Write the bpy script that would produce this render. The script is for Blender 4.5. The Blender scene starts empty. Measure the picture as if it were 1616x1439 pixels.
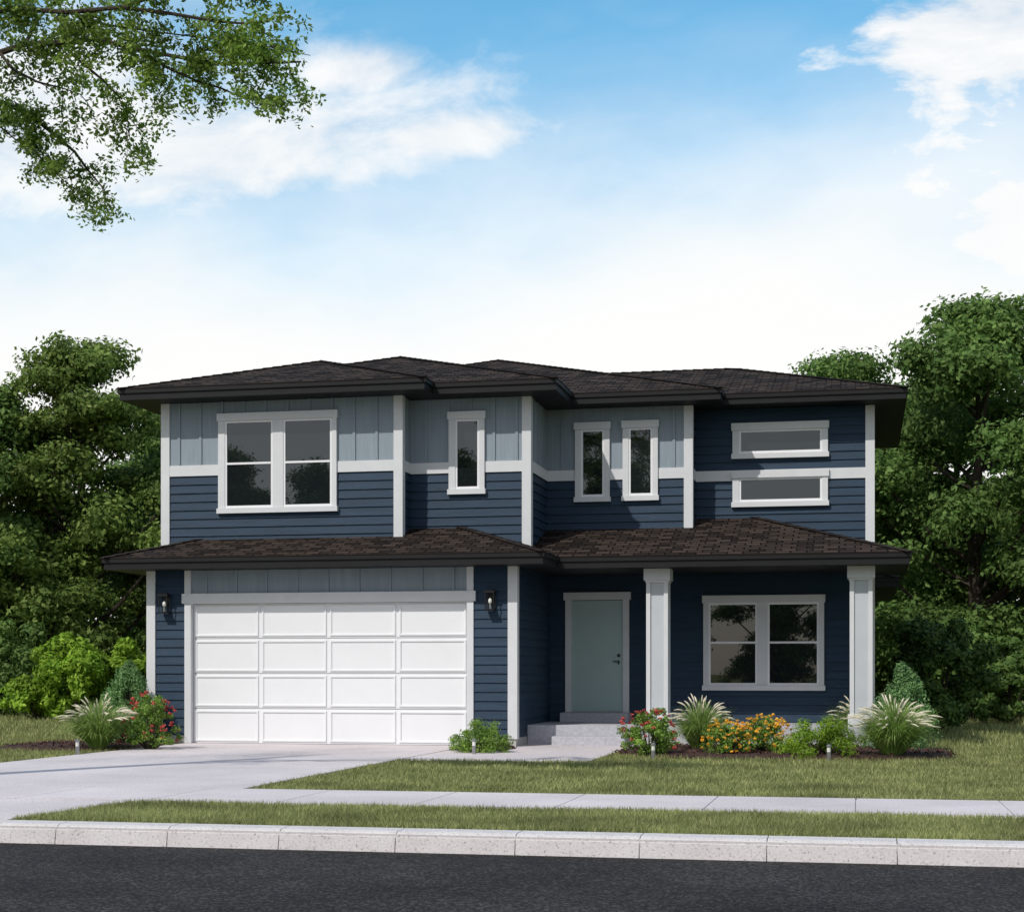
import bpy, math, random
import numpy as np
from mathutils import Vector
random.seed(7); RNG = np.random.default_rng(7)
PI = math.pi
scene = bpy.context.scene
COL = scene.collection

# ------------------------------------------------------------------ camera
F = 2570.0; HZ = 1060.0; A = math.radians(12.1); H = 1.25
cam = bpy.data.cameras.new('camera'); co = bpy.data.objects.new('camera', cam); COL.objects.link(co)
co.location = (0, 0, H); co.rotation_euler = (PI/2, 0, A)
cam.sensor_width = 36; cam.lens = 36*F/1616; cam.shift_y = (HZ-719.5)/1616
cam.clip_end = 3000; cam.clip_start = 0.1
scene.camera = co

def dirxy(px):
    u = (px-808)/F
    return -math.sin(A)+u*math.cos(A), math.cos(A)+u*math.sin(A)
def X(px, Y):
    a, b = dirxy(px); return Y*a/b
def Z(px, py, Y):
    return H+Y*(HZ-py)/F/dirxy(px)[1]
def G(px, py, z=0.0):      # metres on the ground and metres per measured unit there
    a, b = dirxy(px); Y = (H-z)*F*b/(py-HZ)
    return Y*a/b, Y, Y/(F*b)

# ------------------------------------------------------------------ materials
def nodes(name):
    m = bpy.data.materials.new(name); m.use_nodes = True
    nt = m.node_tree; b = nt.nodes['Principled BSDF']; return m, nt, b
def L(nt, a, b): nt.links.new(a, b)
def mat(name, c, rough=.6, var=.12, scale=6, bump=0, bscale=60, spec=.4, stretch=(1,1,1), detail=6, metal=0):
    m, nt, b = nodes(name)
    tc = nt.nodes.new('ShaderNodeTexCoord'); mp = nt.nodes.new('ShaderNodeMapping')
    mp.inputs['Scale'].default_value = stretch
    L(nt, tc.outputs['Object'], mp.inputs['Vector'])
    n = nt.nodes.new('ShaderNodeTexNoise'); n.inputs['Scale'].default_value = scale; n.inputs['Detail'].default_value = detail
    L(nt, mp.outputs[0], n.inputs['Vector'])
    r = nt.nodes.new('ShaderNodeValToRGB'); r.color_ramp.elements[0].position = .3; r.color_ramp.elements[1].position = .7
    r.color_ramp.elements[0].color = tuple(x*(1-var) for x in c)+(1,)
    r.color_ramp.elements[1].color = tuple(min(1, x*(1+var)) for x in c)+(1,)
    L(nt, n.outputs['Fac'], r.inputs['Fac']); L(nt, r.outputs['Color'], b.inputs['Base Color'])
    b.inputs['Roughness'].default_value = rough; b.inputs['Specular IOR Level'].default_value = spec
    b.inputs['Metallic'].default_value = metal
    if bump:
        n2 = nt.nodes.new('ShaderNodeTexNoise'); n2.inputs['Scale'].default_value = bscale; n2.inputs['Detail'].default_value = 5
        L(nt, mp.outputs[0], n2.inputs['Vector'])
        bp = nt.nodes.new('ShaderNodeBump'); bp.inputs['Strength'].default_value = bump; bp.inputs['Distance'].default_value = .01
        L(nt, n2.outputs['Fac'], bp.inputs['Height']); L(nt, bp.outputs[0], b.inputs['Normal'])
    return m
def leafmat(name, c1, c2, transl=.35, rough=.55, bign=.5):
    m, nt, b = nodes(name)
    g = nt.nodes.new('ShaderNodeNewGeometry')
    r = nt.nodes.new('ShaderNodeValToRGB')
    r.color_ramp.elements[0].color = c1+(1,); r.color_ramp.elements[1].color = c2+(1,)
    L(nt, g.outputs['Random Per Island'], r.inputs['Fac'])
    n = nt.nodes.new('ShaderNodeTexNoise'); n.inputs['Scale'].default_value = bign; n.inputs['Detail'].default_value = 2
    L(nt, g.outputs['Position'], n.inputs['Vector'])
    mr = nt.nodes.new('ShaderNodeMapRange'); mr.inputs['From Min'].default_value = .3; mr.inputs['From Max'].default_value = .7
    mr.inputs['To Min'].default_value = .65; mr.inputs['To Max'].default_value = 1.3
    L(nt, n.outputs['Fac'], mr.inputs['Value'])
    mx = nt.nodes.new('ShaderNodeMixRGB'); mx.blend_type = 'MULTIPLY'; mx.inputs['Fac'].default_value = 1
    L(nt, r.outputs['Color'], mx.inputs['Color1']); L(nt, mr.outputs[0], mx.inputs['Color2'])
    b.inputs['Roughness'].default_value = rough; b.inputs['Specular IOR Level'].default_value = .2
    L(nt, mx.outputs[0], b.inputs['Base Color'])
    if transl > 0:
        t = nt.nodes.new('ShaderNodeBsdfTranslucent'); L(nt, mx.outputs[0], t.inputs['Color'])
        ms = nt.nodes.new('ShaderNodeMixShader'); ms.inputs['Fac'].default_value = transl
        L(nt, b.outputs[0], ms.inputs[1]); L(nt, t.outputs[0], ms.inputs[2])
        L(nt, ms.outputs[0], nt.nodes['Material Output'].inputs['Surface'])
    return m

M = {}
M['navy'] = mat('navy_siding', (.0155,.0385,.072), .55, .16, 1.2, .45, 14, .3, (1.0,1.0,14), 8)
M['slate'] = mat('slate_panel', (.255,.305,.350), .6, .07, 3, .3, 30, .3, (8,8,.5))
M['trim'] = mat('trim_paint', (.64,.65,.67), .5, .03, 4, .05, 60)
M['door_white'] = mat('white_door_paint', (.78,.79,.81), .45, .015, 3)
M['seam'] = mat('door_seam', (.25,.25,.26), .7, .02)
M['teal'] = mat('pale_teal_paint', (.38,.50,.49), .45, .02, 4)
M['sash'] = mat('white_vinyl', (.80,.80,.82), .35, .01)
M['fascia'] = mat('dark_fascia', (.011,.011,.012), .55, .08, 3, 0, 60, .25)
M['black'] = mat('black_metal', (.012,.012,.013), .35, .05)
M['step'] = mat('speckled_step_stone', (.44,.44,.48), .85, .13, 22, .2, 90, .3, (1,1,1), 10)
M['found'] = mat('foundation_concrete', (.40,.39,.38), .85, .10, 12, .3, 60)
M['bark'] = mat('bark', (.055,.044,.034), .9, .3, 10, .8, 30, .2, (1,1,.3))
M['steel'] = mat('brushed_steel', (.35,.35,.35), .35, .05, 10, metal=.8)
M['bulb'] = mat('frosted_glass', (.75,.74,.70), .3, .02)
M['cream'] = mat('cream_plume', (.70,.64,.50), .8, .15, 30)
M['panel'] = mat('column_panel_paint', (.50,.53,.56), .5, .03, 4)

def concrete(name, c):
    m, nt, b = nodes(name)
    g = nt.nodes.new('ShaderNodeNewGeometry')
    n1 = nt.nodes.new('ShaderNodeTexNoise'); n1.inputs['Scale'].default_value = .55; n1.inputs['Detail'].default_value = 9; n1.inputs['Roughness'].default_value = .65
    n2 = nt.nodes.new('ShaderNodeTexNoise'); n2.inputs['Scale'].default_value = 45; n2.inputs['Detail'].default_value = 6
    L(nt, g.outputs['Position'], n1.inputs['Vector']); L(nt, g.outputs['Position'], n2.inputs['Vector'])
    r = nt.nodes.new('ShaderNodeValToRGB'); r.color_ramp.elements[0].position = .3; r.color_ramp.elements[1].position = .7
    r.color_ramp.elements[0].color = tuple(x*.82 for x in c)+(1,); r.color_ramp.elements[1].color = tuple(x*1.08 for x in c)+(1,)
    L(nt, n1.outputs['Fac'], r.inputs['Fac'])
    r2 = nt.nodes.new('ShaderNodeValToRGB'); r2.color_ramp.elements[0].position = .3; r2.color_ramp.elements[1].position = .6
    r2.color_ramp.elements[0].color = (.76,.76,.76,1); r2.color_ramp.elements[1].color = (1.05,1.05,1.05,1)
    L(nt, n2.outputs['Fac'], r2.inputs['Fac'])
    mx = nt.nodes.new('ShaderNodeMixRGB'); mx.blend_type = 'MULTIPLY'; mx.inputs['Fac'].default_value = 1
    L(nt, r.outputs[0], mx.inputs['Color1']); L(nt, r2.outputs[0], mx.inputs['Color2']); L(nt, mx.outputs[0], b.inputs['Base Color'])
    bp = nt.nodes.new('ShaderNodeBump'); bp.inputs['Strength'].default_value = .3; bp.inputs['Distance'].default_value = .006
    L(nt, n2.outputs['Fac'], bp.inputs['Height']); L(nt, bp.outputs[0], b.inputs['Normal'])
    b.inputs['Roughness'].default_value = .85; b.inputs['Specular IOR Level'].default_value = .25
    return m
M['concrete'] = concrete('driveway_concrete', (.68,.62,.63))
def curbmat():
    m, nt, b = nodes('curb_stone')
    g = nt.nodes.new('ShaderNodeNewGeometry')
    v = nt.nodes.new('ShaderNodeTexNoise'); v.inputs['Scale'].default_value = 52; v.inputs['Detail'].default_value = 6; v.inputs['Roughness'].default_value = .65
    n = nt.nodes.new('ShaderNodeTexNoise'); n.inputs['Scale'].default_value = 3; n.inputs['Detail'].default_value = 5
    L(nt, g.outputs['Position'], v.inputs['Vector']); L(nt, g.outputs['Position'], n.inputs['Vector'])
    r = nt.nodes.new('ShaderNodeValToRGB'); e = r.color_ramp.elements
    e[0].position = .34; e[0].color = (.26,.24,.23,1); e[1].position = .41; e[1].color = (.57,.54,.54,1)
    x = e.new(.7); x.color = (.67,.64,.64,1)
    L(nt, v.outputs['Fac'], r.inputs['Fac'])
    mx = nt.nodes.new('ShaderNodeMixRGB'); mx.blend_type = 'OVERLAY'; mx.inputs['Fac'].default_value = .22
    L(nt, r.outputs[0], mx.inputs['Color1']); L(nt, n.outputs['Fac'], mx.inputs['Color2']); L(nt, mx.outputs[0], b.inputs['Base Color'])
    bp = nt.nodes.new('ShaderNodeBump'); bp.inputs['Strength'].default_value = .5; bp.inputs['Distance'].default_value = .008
    L(nt, v.outputs['Fac'], bp.inputs['Height']); L(nt, bp.outputs[0], b.inputs['Normal'])
    b.inputs['Roughness'].default_value = .9
    return m
M['curb'] = curbmat()
def asphalt():
    m, nt, b = nodes('asphalt')
    g = nt.nodes.new('ShaderNodeNewGeometry')
    v = nt.nodes.new('ShaderNodeTexVoronoi'); v.inputs['Scale'].default_value = 62
    n = nt.nodes.new('ShaderNodeTexNoise'); n.inputs['Scale'].default_value = .6; n.inputs['Detail'].default_value = 9; n.inputs['Roughness'].default_value = .65
    L(nt, g.outputs['Position'], v.inputs['Vector']); L(nt, g.outputs['Position'], n.inputs['Vector'])
    r = nt.nodes.new('ShaderNodeValToRGB'); r.color_ramp.elements[0].color = (.014,.013,.014,1); r.color_ramp.elements[1].color = (.095,.088,.087,1)
    md = r.color_ramp.elements.new(.7); md.color = (.035,.033,.034,1)
    s = nt.nodes.new('ShaderNodeSeparateColor'); L(nt, v.outputs['Color'], s.inputs[0]); L(nt, s.outputs[0], r.inputs['Fac'])
    mr = nt.nodes.new('ShaderNodeMapRange'); mr.inputs['To Min'].default_value = .6; mr.inputs['To Max'].default_value = 1.35; mr.inputs['From Min'].default_value=.3; mr.inputs['From Max'].default_value=.7
    L(nt, n.outputs['Fac'], mr.inputs['Value'])
    mx = nt.nodes.new('ShaderNodeMixRGB'); mx.blend_type = 'MULTIPLY'; mx.inputs['Fac'].default_value = 1
    L(nt, r.outputs[0], mx.inputs['Color1']); L(nt, mr.outputs[0], mx.inputs['Color2']); L(nt, mx.outputs[0], b.inputs['Base Color'])
    bp = nt.nodes.new('ShaderNodeBump'); bp.inputs['Strength'].default_value = .6; bp.inputs['Distance'].default_value = .008
    L(nt, v.outputs['Distance'], bp.inputs['Height']); L(nt, bp.outputs[0], b.inputs['Normal'])
    b.inputs['Roughness'].default_value = .9; b.inputs['Specular IOR Level'].default_value = .12
    return m
M['asphalt'] = asphalt()
def soil():
    m, nt, b = nodes('lawn_soil')
    g = nt.nodes.new('ShaderNodeNewGeometry')
    n = nt.nodes.new('ShaderNodeTexNoise'); n.inputs['Scale'].default_value = .5; n.inputs['Detail'].default_value = 10; n.inputs['Roughness'].default_value = .7
    n2 = nt.nodes.new('ShaderNodeTexNoise'); n2.inputs['Scale'].default_value = 40; n2.inputs['Detail'].default_value = 6
    L(nt, g.outputs['Position'], n.inputs['Vector']); L(nt, g.outputs['Position'], n2.inputs['Vector'])
    r = nt.nodes.new('ShaderNodeValToRGB'); e = r.color_ramp.elements
    e[0].position = .35; e[0].color = (.11,.135,.035,1); e[1].position = .65; e[1].color = (.25,.245,.095,1)
    L(nt, n.outputs['Fac'], r.inputs['Fac'])
    mx = nt.nodes.new('ShaderNodeMixRGB'); mx.blend_type = 'OVERLAY'; mx.inputs['Fac'].default_value = .7
    L(nt, r.outputs[0], mx.inputs['Color1']); L(nt, n2.outputs['Fac'], mx.inputs['Color2']); L(nt, mx.outputs[0], b.inputs['Base Color'])
    bp = nt.nodes.new('ShaderNodeBump'); bp.inputs['Strength'].default_value = 1; bp.inputs['Distance'].default_value = .03
    L(nt, n2.outputs['Fac'], bp.inputs['Height']); L(nt, bp.outputs[0], b.inputs['Normal'])
    b.inputs['Roughness'].default_value = 1; b.inputs['Specular IOR Level'].default_value = .1
    return m
M['soil'] = soil()
M['mulch'] = mat('brown_mulch', (.050,.025,.02), .95, .5, 25, 1, 50)
M['chip'] = leafmat('mulch_chip', (.025,.012,.010), (.13,.065,.05), .0, .9)
M['blade'] = leafmat('grass_blade', (.13,.17,.042), (.50,.50,.23), .35, .7, 1.1)
def shingle():
    m, nt, b = nodes('brown_shingle')
    uv = nt.nodes.new('ShaderNodeUVMap')
    br = nt.nodes.new('ShaderNodeTexBrick'); br.inputs['Scale'].default_value = 1
    br.inputs['Brick Width'].default_value = .26; br.inputs['Row Height'].default_value = .15; br.inputs['Mortar Size'].default_value = .014
    br.inputs['Color1'].default_value = (.013,.010,.009,1); br.inputs['Color2'].default_value = (.062,.046,.038,1); br.inputs['Mortar'].default_value = (.003,.0025,.0025,1)
    br.offset_frequency = 2; br.offset = .37; br.inputs['Mortar Smooth'].default_value = .2
    L(nt, uv.outputs[0], br.inputs['Vector'])
    n = nt.nodes.new('ShaderNodeTexNoise'); n.inputs['Scale'].default_value = 30; n.inputs['Detail'].default_value = 4
    L(nt, uv.outputs[0], n.inputs['Vector'])
    mx = nt.nodes.new('ShaderNodeMixRGB'); mx.blend_type = 'OVERLAY'; mx.inputs['Fac'].default_value = .6
    L(nt, br.outputs['Color'], mx.inputs['Color1']); L(nt, n.outputs['Fac'], mx.inputs['Color2']); L(nt, mx.outputs[0], b.inputs['Base Color'])
    bp = nt.nodes.new('ShaderNodeBump'); bp.inputs['Strength'].default_value = .9; bp.inputs['Distance'].default_value = .025
    iv = nt.nodes.new('ShaderNodeMath'); iv.operation = 'SUBTRACT'; iv.inputs[0].default_value = 1; L(nt, br.outputs['Fac'], iv.inputs[1])
    L(nt, iv.outputs[0], bp.inputs['Height']); L(nt, bp.outputs[0], b.inputs['Normal'])
    b.inputs['Roughness'].default_value = .95; b.inputs['Specular IOR Level'].default_value = .1
    return m
M['shingle'] = shingle()
M['ridgecap'] = leafmat('ridge_shingle', (.014,.011,.010), (.042,.032,.027), 0, .95)
def glass():
    m, nt, b = nodes('dark_window_glass')
    b.inputs['Base Color'].default_value = (.010,.013,.015,1); b.inputs['Roughness'].default_value = .01
    b.inputs['IOR'].default_value = 1.85; b.inputs['Specular IOR Level'].default_value = .5
    return m
M['glass'] = glass()
M['lf_forest'] = leafmat('forest_leaf', (.065,.135,.028), (.18,.28,.075), .35, .6, .45)
M['lf_forest2'] = leafmat('forest_leaf_light', (.090,.160,.028), (.25,.33,.085), .35, .6, .45)
M['lf_wood'] = leafmat('distant_leaf', (.026,.056,.015), (.080,.125,.036), 0, .8, .3)
M['lf_branch'] = leafmat('street_tree_leaf', (.10,.19,.022), (.33,.45,.10), .5, .5, 1.5)
M['lf_bright'] = leafmat('bright_shrub_leaf', (.13,.26,.015), (.34,.50,.06), .35, .6, 1)
M['lf_conifer'] = leafmat('conifer_needle', (.10,.22,.065), (.25,.42,.17), .25, .7, 2)
M['lf_dark'] = leafmat('dark_shrub_leaf', (.035,.08,.018), (.10,.17,.04), .2, .6, 1)
M['lf_shrub'] = leafmat('shrub_leaf', (.11,.22,.03), (.30,.45,.09), .35, .5, 3)
M['red'] = leafmat('red_flower', (.42,.04,.04), (.78,.20,.17), .3, .6, 5)
M['orange'] = leafmat('orange_flower', (.85,.40,.02), (.98,.74,.14), .3, .6, 5)
M['reed'] = leafmat('fountain_blade', (.15,.28,.04), (.46,.60,.20), .35, .6, 3)

# ------------------------------------------------------------------ mesh helpers
class MB:
    def __init__(s): s.v = []; s.f = []; s.uv = []
    def poly(s, pts, uv=None):
        n = len(s.v); s.v += [tuple(p) for p in pts]; s.f.append(tuple(range(n, n+len(pts))))
        s.uv += uv if uv else [(0,0)]*len(pts)
        return s
    def box(s, x0,x1,y0,y1,z0,z1):
        P = [(x0,y0,z0),(x1,y0,z0),(x1,y1,z0),(x0,y1,z0),(x0,y0,z1),(x1,y0,z1),(x1,y1,z1),(x0,y1,z1)]
        n = len(s.v); s.v += P
        for q in ((0,1,5,4),(1,2,6,5),(2,3,7,6),(3,0,4,7),(4,5,6,7),(3,2,1,0)):
            s.f.append(tuple(n+i for i in q)); s.uv += [(0,0)]*4
        return s
    def obox(s, P, t, nrm, s0,s1,d0,d1,z0,z1):
        pt = lambda a,d,z: (P[0]+t[0]*a+nrm[0]*d, P[1]+t[1]*a+nrm[1]*d, z)
        Q = [pt(s0,d0,z0),pt(s1,d0,z0),pt(s1,d1,z0),pt(s0,d1,z0),pt(s0,d0,z1),pt(s1,d0,z1),pt(s1,d1,z1),pt(s0,d1,z1)]
        n = len(s.v); s.v += Q
        for q in ((0,1,5,4),(1,2,6,5),(2,3,7,6),(3,0,4,7),(4,5,6,7),(3,2,1,0)):
            s.f.append(tuple(n+i for i in q)); s.uv += [(0,0)]*4
        return s
    def tube(s, pts, rad, n=7, cap=True):
        pts = [Vector(p) for p in pts]; base = len(s.v); k = len(pts)
        for i, p in enumerate(pts):
            d = (pts[min(i+1,k-1)]-pts[max(i-1,0)])
            if d.length < 1e-6: d = Vector((0,0,1))
            d.normalize()
            a = d.cross(Vector((0.13,0.21,1)) if abs(d.z) < .95 else Vector((1,0,0))).normalized(); b = d.cross(a)
            for j in range(n):
                q = p+(a*math.cos(2*PI*j/n)+b*math.sin(2*PI*j/n))*rad[i]; s.v.append(tuple(q))
        for i in range(k-1):
            for j in range(n):
                s.f.append((base+i*n+j, base+i*n+(j+1)%n, base+(i+1)*n+(j+1)%n, base+(i+1)*n+j)); s.uv += [(0,0)]*4
        if cap:
            s.f.append(tuple(base+(k-1)*n+j for j in range(n))); s.uv += [(0,0)]*n
            s.f.append(tuple(base+j for j in reversed(range(n)))); s.uv += [(0,0)]*n
        return s
    def build(s, name, m, parent=None, origin=(0,0,0), smooth=False, uv=False, bevel=0):
        me = bpy.data.meshes.new(name)
        o = origin
        me.from_pydata([(x-o[0],y-o[1],z-o[2]) for x,y,z in s.v], [], s.f)
        if uv:
            l = me.uv_layers.new(name='UVMap')
            for i, c in enumerate(s.uv): l.data[i].uv = c
        me.materials.append(m)
        if smooth: me.polygons.foreach_set('use_smooth', [True]*len(me.polygons))
        ob = bpy.data.objects.new(name, me); COL.objects.link(ob)
        if parent: ob.parent = parent
        else: ob.location = o
        if bevel:
            md = ob.modifiers.new('bevel', 'BEVEL'); md.width = bevel; md.segments = 2; md.limit_method = 'ANGLE'
        return ob
def fastmesh(name, V, k, m, parent=None):
    V = np.asarray(V, dtype=np.float32).reshape(-1,3); nf = len(V)//k
    me = bpy.data.meshes.new(name); me.vertices.add(len(V)); me.vertices.foreach_set('co', V.ravel())
    me.loops.add(nf*k); me.loops.foreach_set('vertex_index', np.arange(nf*k, dtype=np.int32))
    me.polygons.add(nf); me.polygons.foreach_set('loop_start', np.arange(nf, dtype=np.int32)*k)
    try: me.polygons.foreach_set('loop_total', np.full(nf, k, dtype=np.int32))
    except Exception: pass
    me.update(calc_edges=True); me.validate()
    me.materials.append(m)
    ob = bpy.data.objects.new(name, me); COL.objects.link(ob)
    if parent: ob.parent = parent
    return ob
def unit(n, rng=RNG):
    v = rng.normal(size=(n,3)); return v/np.linalg.norm(v, axis=1, keepdims=True)
def leaves(C, size, asp=.5, up=.4, jit=.35, rng=RNG, out=None, rnd_=.55):
    n = len(C); nrm = unit(n, rng)
    if out is None: nrm[:,2] = np.abs(nrm[:,2])+up
    else: nrm = nrm*rnd_+out; nrm[:,2] += up
    nrm /= np.linalg.norm(nrm,axis=1,keepdims=True)+1e-9
    a = np.cross(nrm, unit(n, rng)); a /= np.linalg.norm(a,axis=1,keepdims=True)+1e-9; b = np.cross(nrm, a)
    s = (size*(1+jit*rng.uniform(-1,1,size=(n,1))))
    return np.stack([C-a*s, C+b*s*asp-a*s*.1, C+a*s, C-b*s*asp-a*s*.1], axis=1)
def tag(o, label=None, cat=None, group=None, kind=None):
    if label: o['label'] = label
    if cat: o['category'] = cat
    if group: o['group'] = group
    if kind: o['kind'] = kind
    return o
def empty(name, loc, label, cat, group=None, rz=0, s=1):
    o = bpy.data.objects.new(name, None); COL.objects.link(o); o.location = loc; o.rotation_euler[2] = rz; o.scale = (s,s,s)
    o.empty_display_size = .2
    return tag(o, label, cat, group)
def copytree(o, parent=None):
    c = o.copy(); COL.objects.link(c); c.parent = parent
    for ch in list(o.children): copytree(ch, c)
    return c

# ------------------------------------------------------------------ setting
g = MB()
ya, yb = -6.0, 12.36
g.poly([(-700,-700,0),(700,-700,0),(700,ya,0),(-700,ya,0)])
g.poly([(-700,ya,0),(700,ya,0),(700,ya,-.17),(-700,ya,-.17)])
g.poly([(-700,ya,-.17),(700,ya,-.17),(700,yb,-.17),(-700,yb,-.17)])
g.poly([(-700,yb,-.17),(700,yb,-.17),(700,yb,0),(-700,yb,0)])
g.poly([(-700,yb,0),(700,yb,0),(700,1400,0),(-700,1400,0)])
tag(g.build('ground', M['soil']), kind='structure')
g = MB(); g.poly([(-300,ya+.3,-.15),(300,ya+.3,-.15),(300,12.22,-.15),(-300,12.22,-.15)])
tag(g.build('road', M['asphalt']), kind='structure')
cj = [X(p, 12.2) for p in (88,264,440,624,813,1009,1210,1416,1628)]
x = cj[0]; pre = []
while x > -40: x -= .95; pre.append(x)
x = cj[-1]; post = []
while x < 30: x += .95; post.append(x)
cj = sorted(pre)+cj+post
g = MB()
for a, b in zip(cj[:-1], cj[1:]):
    a += .004; b -= .004
    pr = [(12.18,-.16),(12.205,-.035),(12.235,-.004),(12.27,.008),(12.47,.012),(12.47,-.16)]
    for (y0,z0),(y1,z1) in zip(pr[:-1], pr[1:]): g.poly([(a,y0,z0),(b,y0,z0),(b,y1,z1),(a,y1,z1)])
    g.poly([(a,y,z) for y,z in reversed(pr)]); g.poly([(b,y,z) for y,z in pr])
g.box(-40,30,12.21,12.46,-.16,-.012)
tag(g.build('curb', M['curb']), kind='structure')
sj = [X(p, 14.5) for p in (650,870,1098,1343,1602)]
st = (sj[-1]-sj[0])/4; sj = [sj[0]+st*k for k in range(-20,16)]
g = MB()
for a, b in zip(sj[:-1], sj[1:]): g.box(a+.006,b-.006,14.5,16.2,-.08,.022)
g.box(sj[0],sj[-1],14.52,16.18,-.08,.008)
tag(g.build('sidewalk', M['concrete']), kind='structure')
g = MB(); 
def slab(x0,x1,y0,y1,z): g.box(x0,x1,y0,y1,-.08,z)
slab(-11.45,-6.4,16.212,21.2,.018); slab(-11.45,-6.4,21.215,26.6,.018)
tag(g.build('driveway', M['concrete']), kind='structure')
g = MB(); q = [(-11.6,12.475),(-7.0,12.475),(-6.8,14.488),(-11.6,14.488)]
g.poly([(a,b,.016) for a,b in q])
for i in range(4): g.poly([q[i]+(-.08,),q[(i+1)%4]+(-.08,),q[(i+1)%4]+(.016,),q[i]+(.016,)])
tag(g.build('driveway_apron', M['concrete']), kind='structure')
g = MB(); slab(-6.385,-3.7,22.25,27.3,.014)
tag(g.build('walkway', M['concrete']), kind='structure')
def bed(cx, cy, rx, ry, e=3.5, n=70):
    g = MB(); ring = []; inner = []
    for i in range(n):
        a = 2*PI*i/n; c, s = math.cos(a), math.sin(a)
        r = (abs(c)**e+abs(s)**e)**(-1/e); w = 1+.03*math.sin(5*a+cx)+.02*random.uniform(-1,1)
        ring.append((cx+rx*r*c*w, cy+ry*r*s*w, .004)); inner.append((cx+rx*r*c*w*.9, cy+ry*r*s*w*.9, .06))
    for i in range(n): j = (i+1)%n; g.poly([ring[i],ring[j],inner[j],inner[i]])
    g.poly(inner)
    o = tag(g.build('mulch_bed', M['mulch']), kind='structure')
    k = int(rx*ry*900); t = RNG.uniform(-1,1,size=(k,2))
    t = t[(np.abs(t[:,0])**e+np.abs(t[:,1])**e) < 1.12]
    C = np.stack([cx+rx*t[:,0], cy+ry*t[:,1], RNG.uniform(.03,.09,len(t))], axis=1)
    edge = (np.abs(t[:,0])**e+np.abs(t[:,1])**e) > .75; C[edge,2] -= .035
    return leaves(C, .03, .35, .3)
ch = [bed(-1.15,25.35,2.55,1.85), bed(-12.65,24.95,1.15,1.3), bed(-5.95,25.5,.5,.65)]
tag(fastmesh('mulch_chips', np.concatenate(ch), 4, M['chip']), 'brown wood chips spread over the planting beds', 'mulch', kind='stuff')
def inbed(x, y):
    r = np.zeros(len(x), bool)
    for cx,cy,rx,ry in ((-1.15,25.35,2.5,1.8),(-12.65,24.95,1.15,1.3)):
        r |= (np.abs((x-cx)/rx)**3.5+np.abs((y-cy)/ry)**3.5) < 1.0
    return r
def grass(n, y0, y1, hgt, wid):
    t = RNG.uniform(0,1,n); y = 1/(1/y0+(1/y1-1/y0)*t); x = RNG.uniform(-.64,.20,n)*y
    keep = RNG.uniform(0,1,n) < .66+.34*np.sin(x*3.1+1.7*np.sin(y*2.3))*np.sin(y*2.7+1.3*np.sin(x*1.9))
    ok = keep & ~((x > -11.47)&(x < -6.38)&(y > 15)&(y < 27)) & ~((x < -7.0+.1*(y-12.475))&(x > -11.62)&(y < 14.6))
    ok &= ~((x > -6.42)&(x < -3.68)&(y > 22.22)) & ~inbed(x,y)
    ok &= ~((x > -12.2)&(x < .3)&(y > 26.4)) & ~((y > 14.49)&(y < 16.21))
    x, y = x[ok], y[ok]; n = len(x); s = (y/y0)**.75
    h = hgt*s*RNG.uniform(.4,1.35,n); w = wid*s; a = RNG.uniform(0,2*PI,n); b = RNG.uniform(0,2*PI,n); l = h*RNG.uniform(.1,1.0,n)
    z = np.zeros(n)
    p0 = np.stack([x-np.cos(a)*w, y-np.sin(a)*w, z],1); p1 = np.stack([x+np.cos(a)*w, y+np.sin(a)*w, z],1)
    p2 = np.stack([x+np.cos(b)*l, y+np.sin(b)*l, h],1)
    return np.stack([p0,p1,p2],1)
gr = np.concatenate([grass(160000,12.5,14.48,.045,.0036), grass(260000,16.23,28,.042,.0048), grass(80000,28,46,.09,.009)])
tag(fastmesh('grass', gr, 3, M['blade']), 'short olive green lawn grass beside the sidewalk and driveway', 'grass', kind='stuff')

# ------------------------------------------------------------------ HOUSE
HO = (-6.0, 30.0, 0.0)
house = empty('house', HO, 'two storey navy and slate house with white trim, garage door and dark hip roofs', 'house')
def hb(mb, name, m, parent=None, **k): return mb.build(name, M[m], parent or house, HO, **k)
YG, YA, YB, YC, YD, YP = 26.4, 27.0, 27.55, 29.1, 29.75, 29.4
XL, XG, XA, XC, XR = -12.12, -5.6, -7.74, -2.97, .2
ZE, ZU = 3.0, 6.0
ZB0, ZB1 = 4.71, 4.90
def foot(pts, z0, z1, name):
    g = MB(); n = len(pts)
    for i in range(n):
        a, b = pts[i], pts[(i+1)%n]
        g.poly([(a[0],a[1],z0),(b[0],b[1],z0),(b[0],b[1],z1),(a[0],a[1],z1)])
    return hb(g, name, 'navy')
e = .02
foot([(XL+e,YG+e),(-11.42,YG+e),(-11.42,26.56),(-6.34,26.56),(-6.34,YG+e),(XG-e,YG+e),(XG-e,YP+e),(XR-e,YP+e),(XR-e,40.98),(XL+e,40.98)], .02, 3.15, 'wall')
foot([(XL+e,YA+e),(XA-e,YA+e),(XA-e,YB+e),(XG-e,YB+e),(XG-e,YC+e),(XC-e,YC+e),(XC-e,YD+e),(XR-e,YD+e),(XR-e,34.98),(XC-e,34.98),(XC-e,38.4),(XL+e,38.4)], 3.05, 6.1, 'wall')
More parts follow.
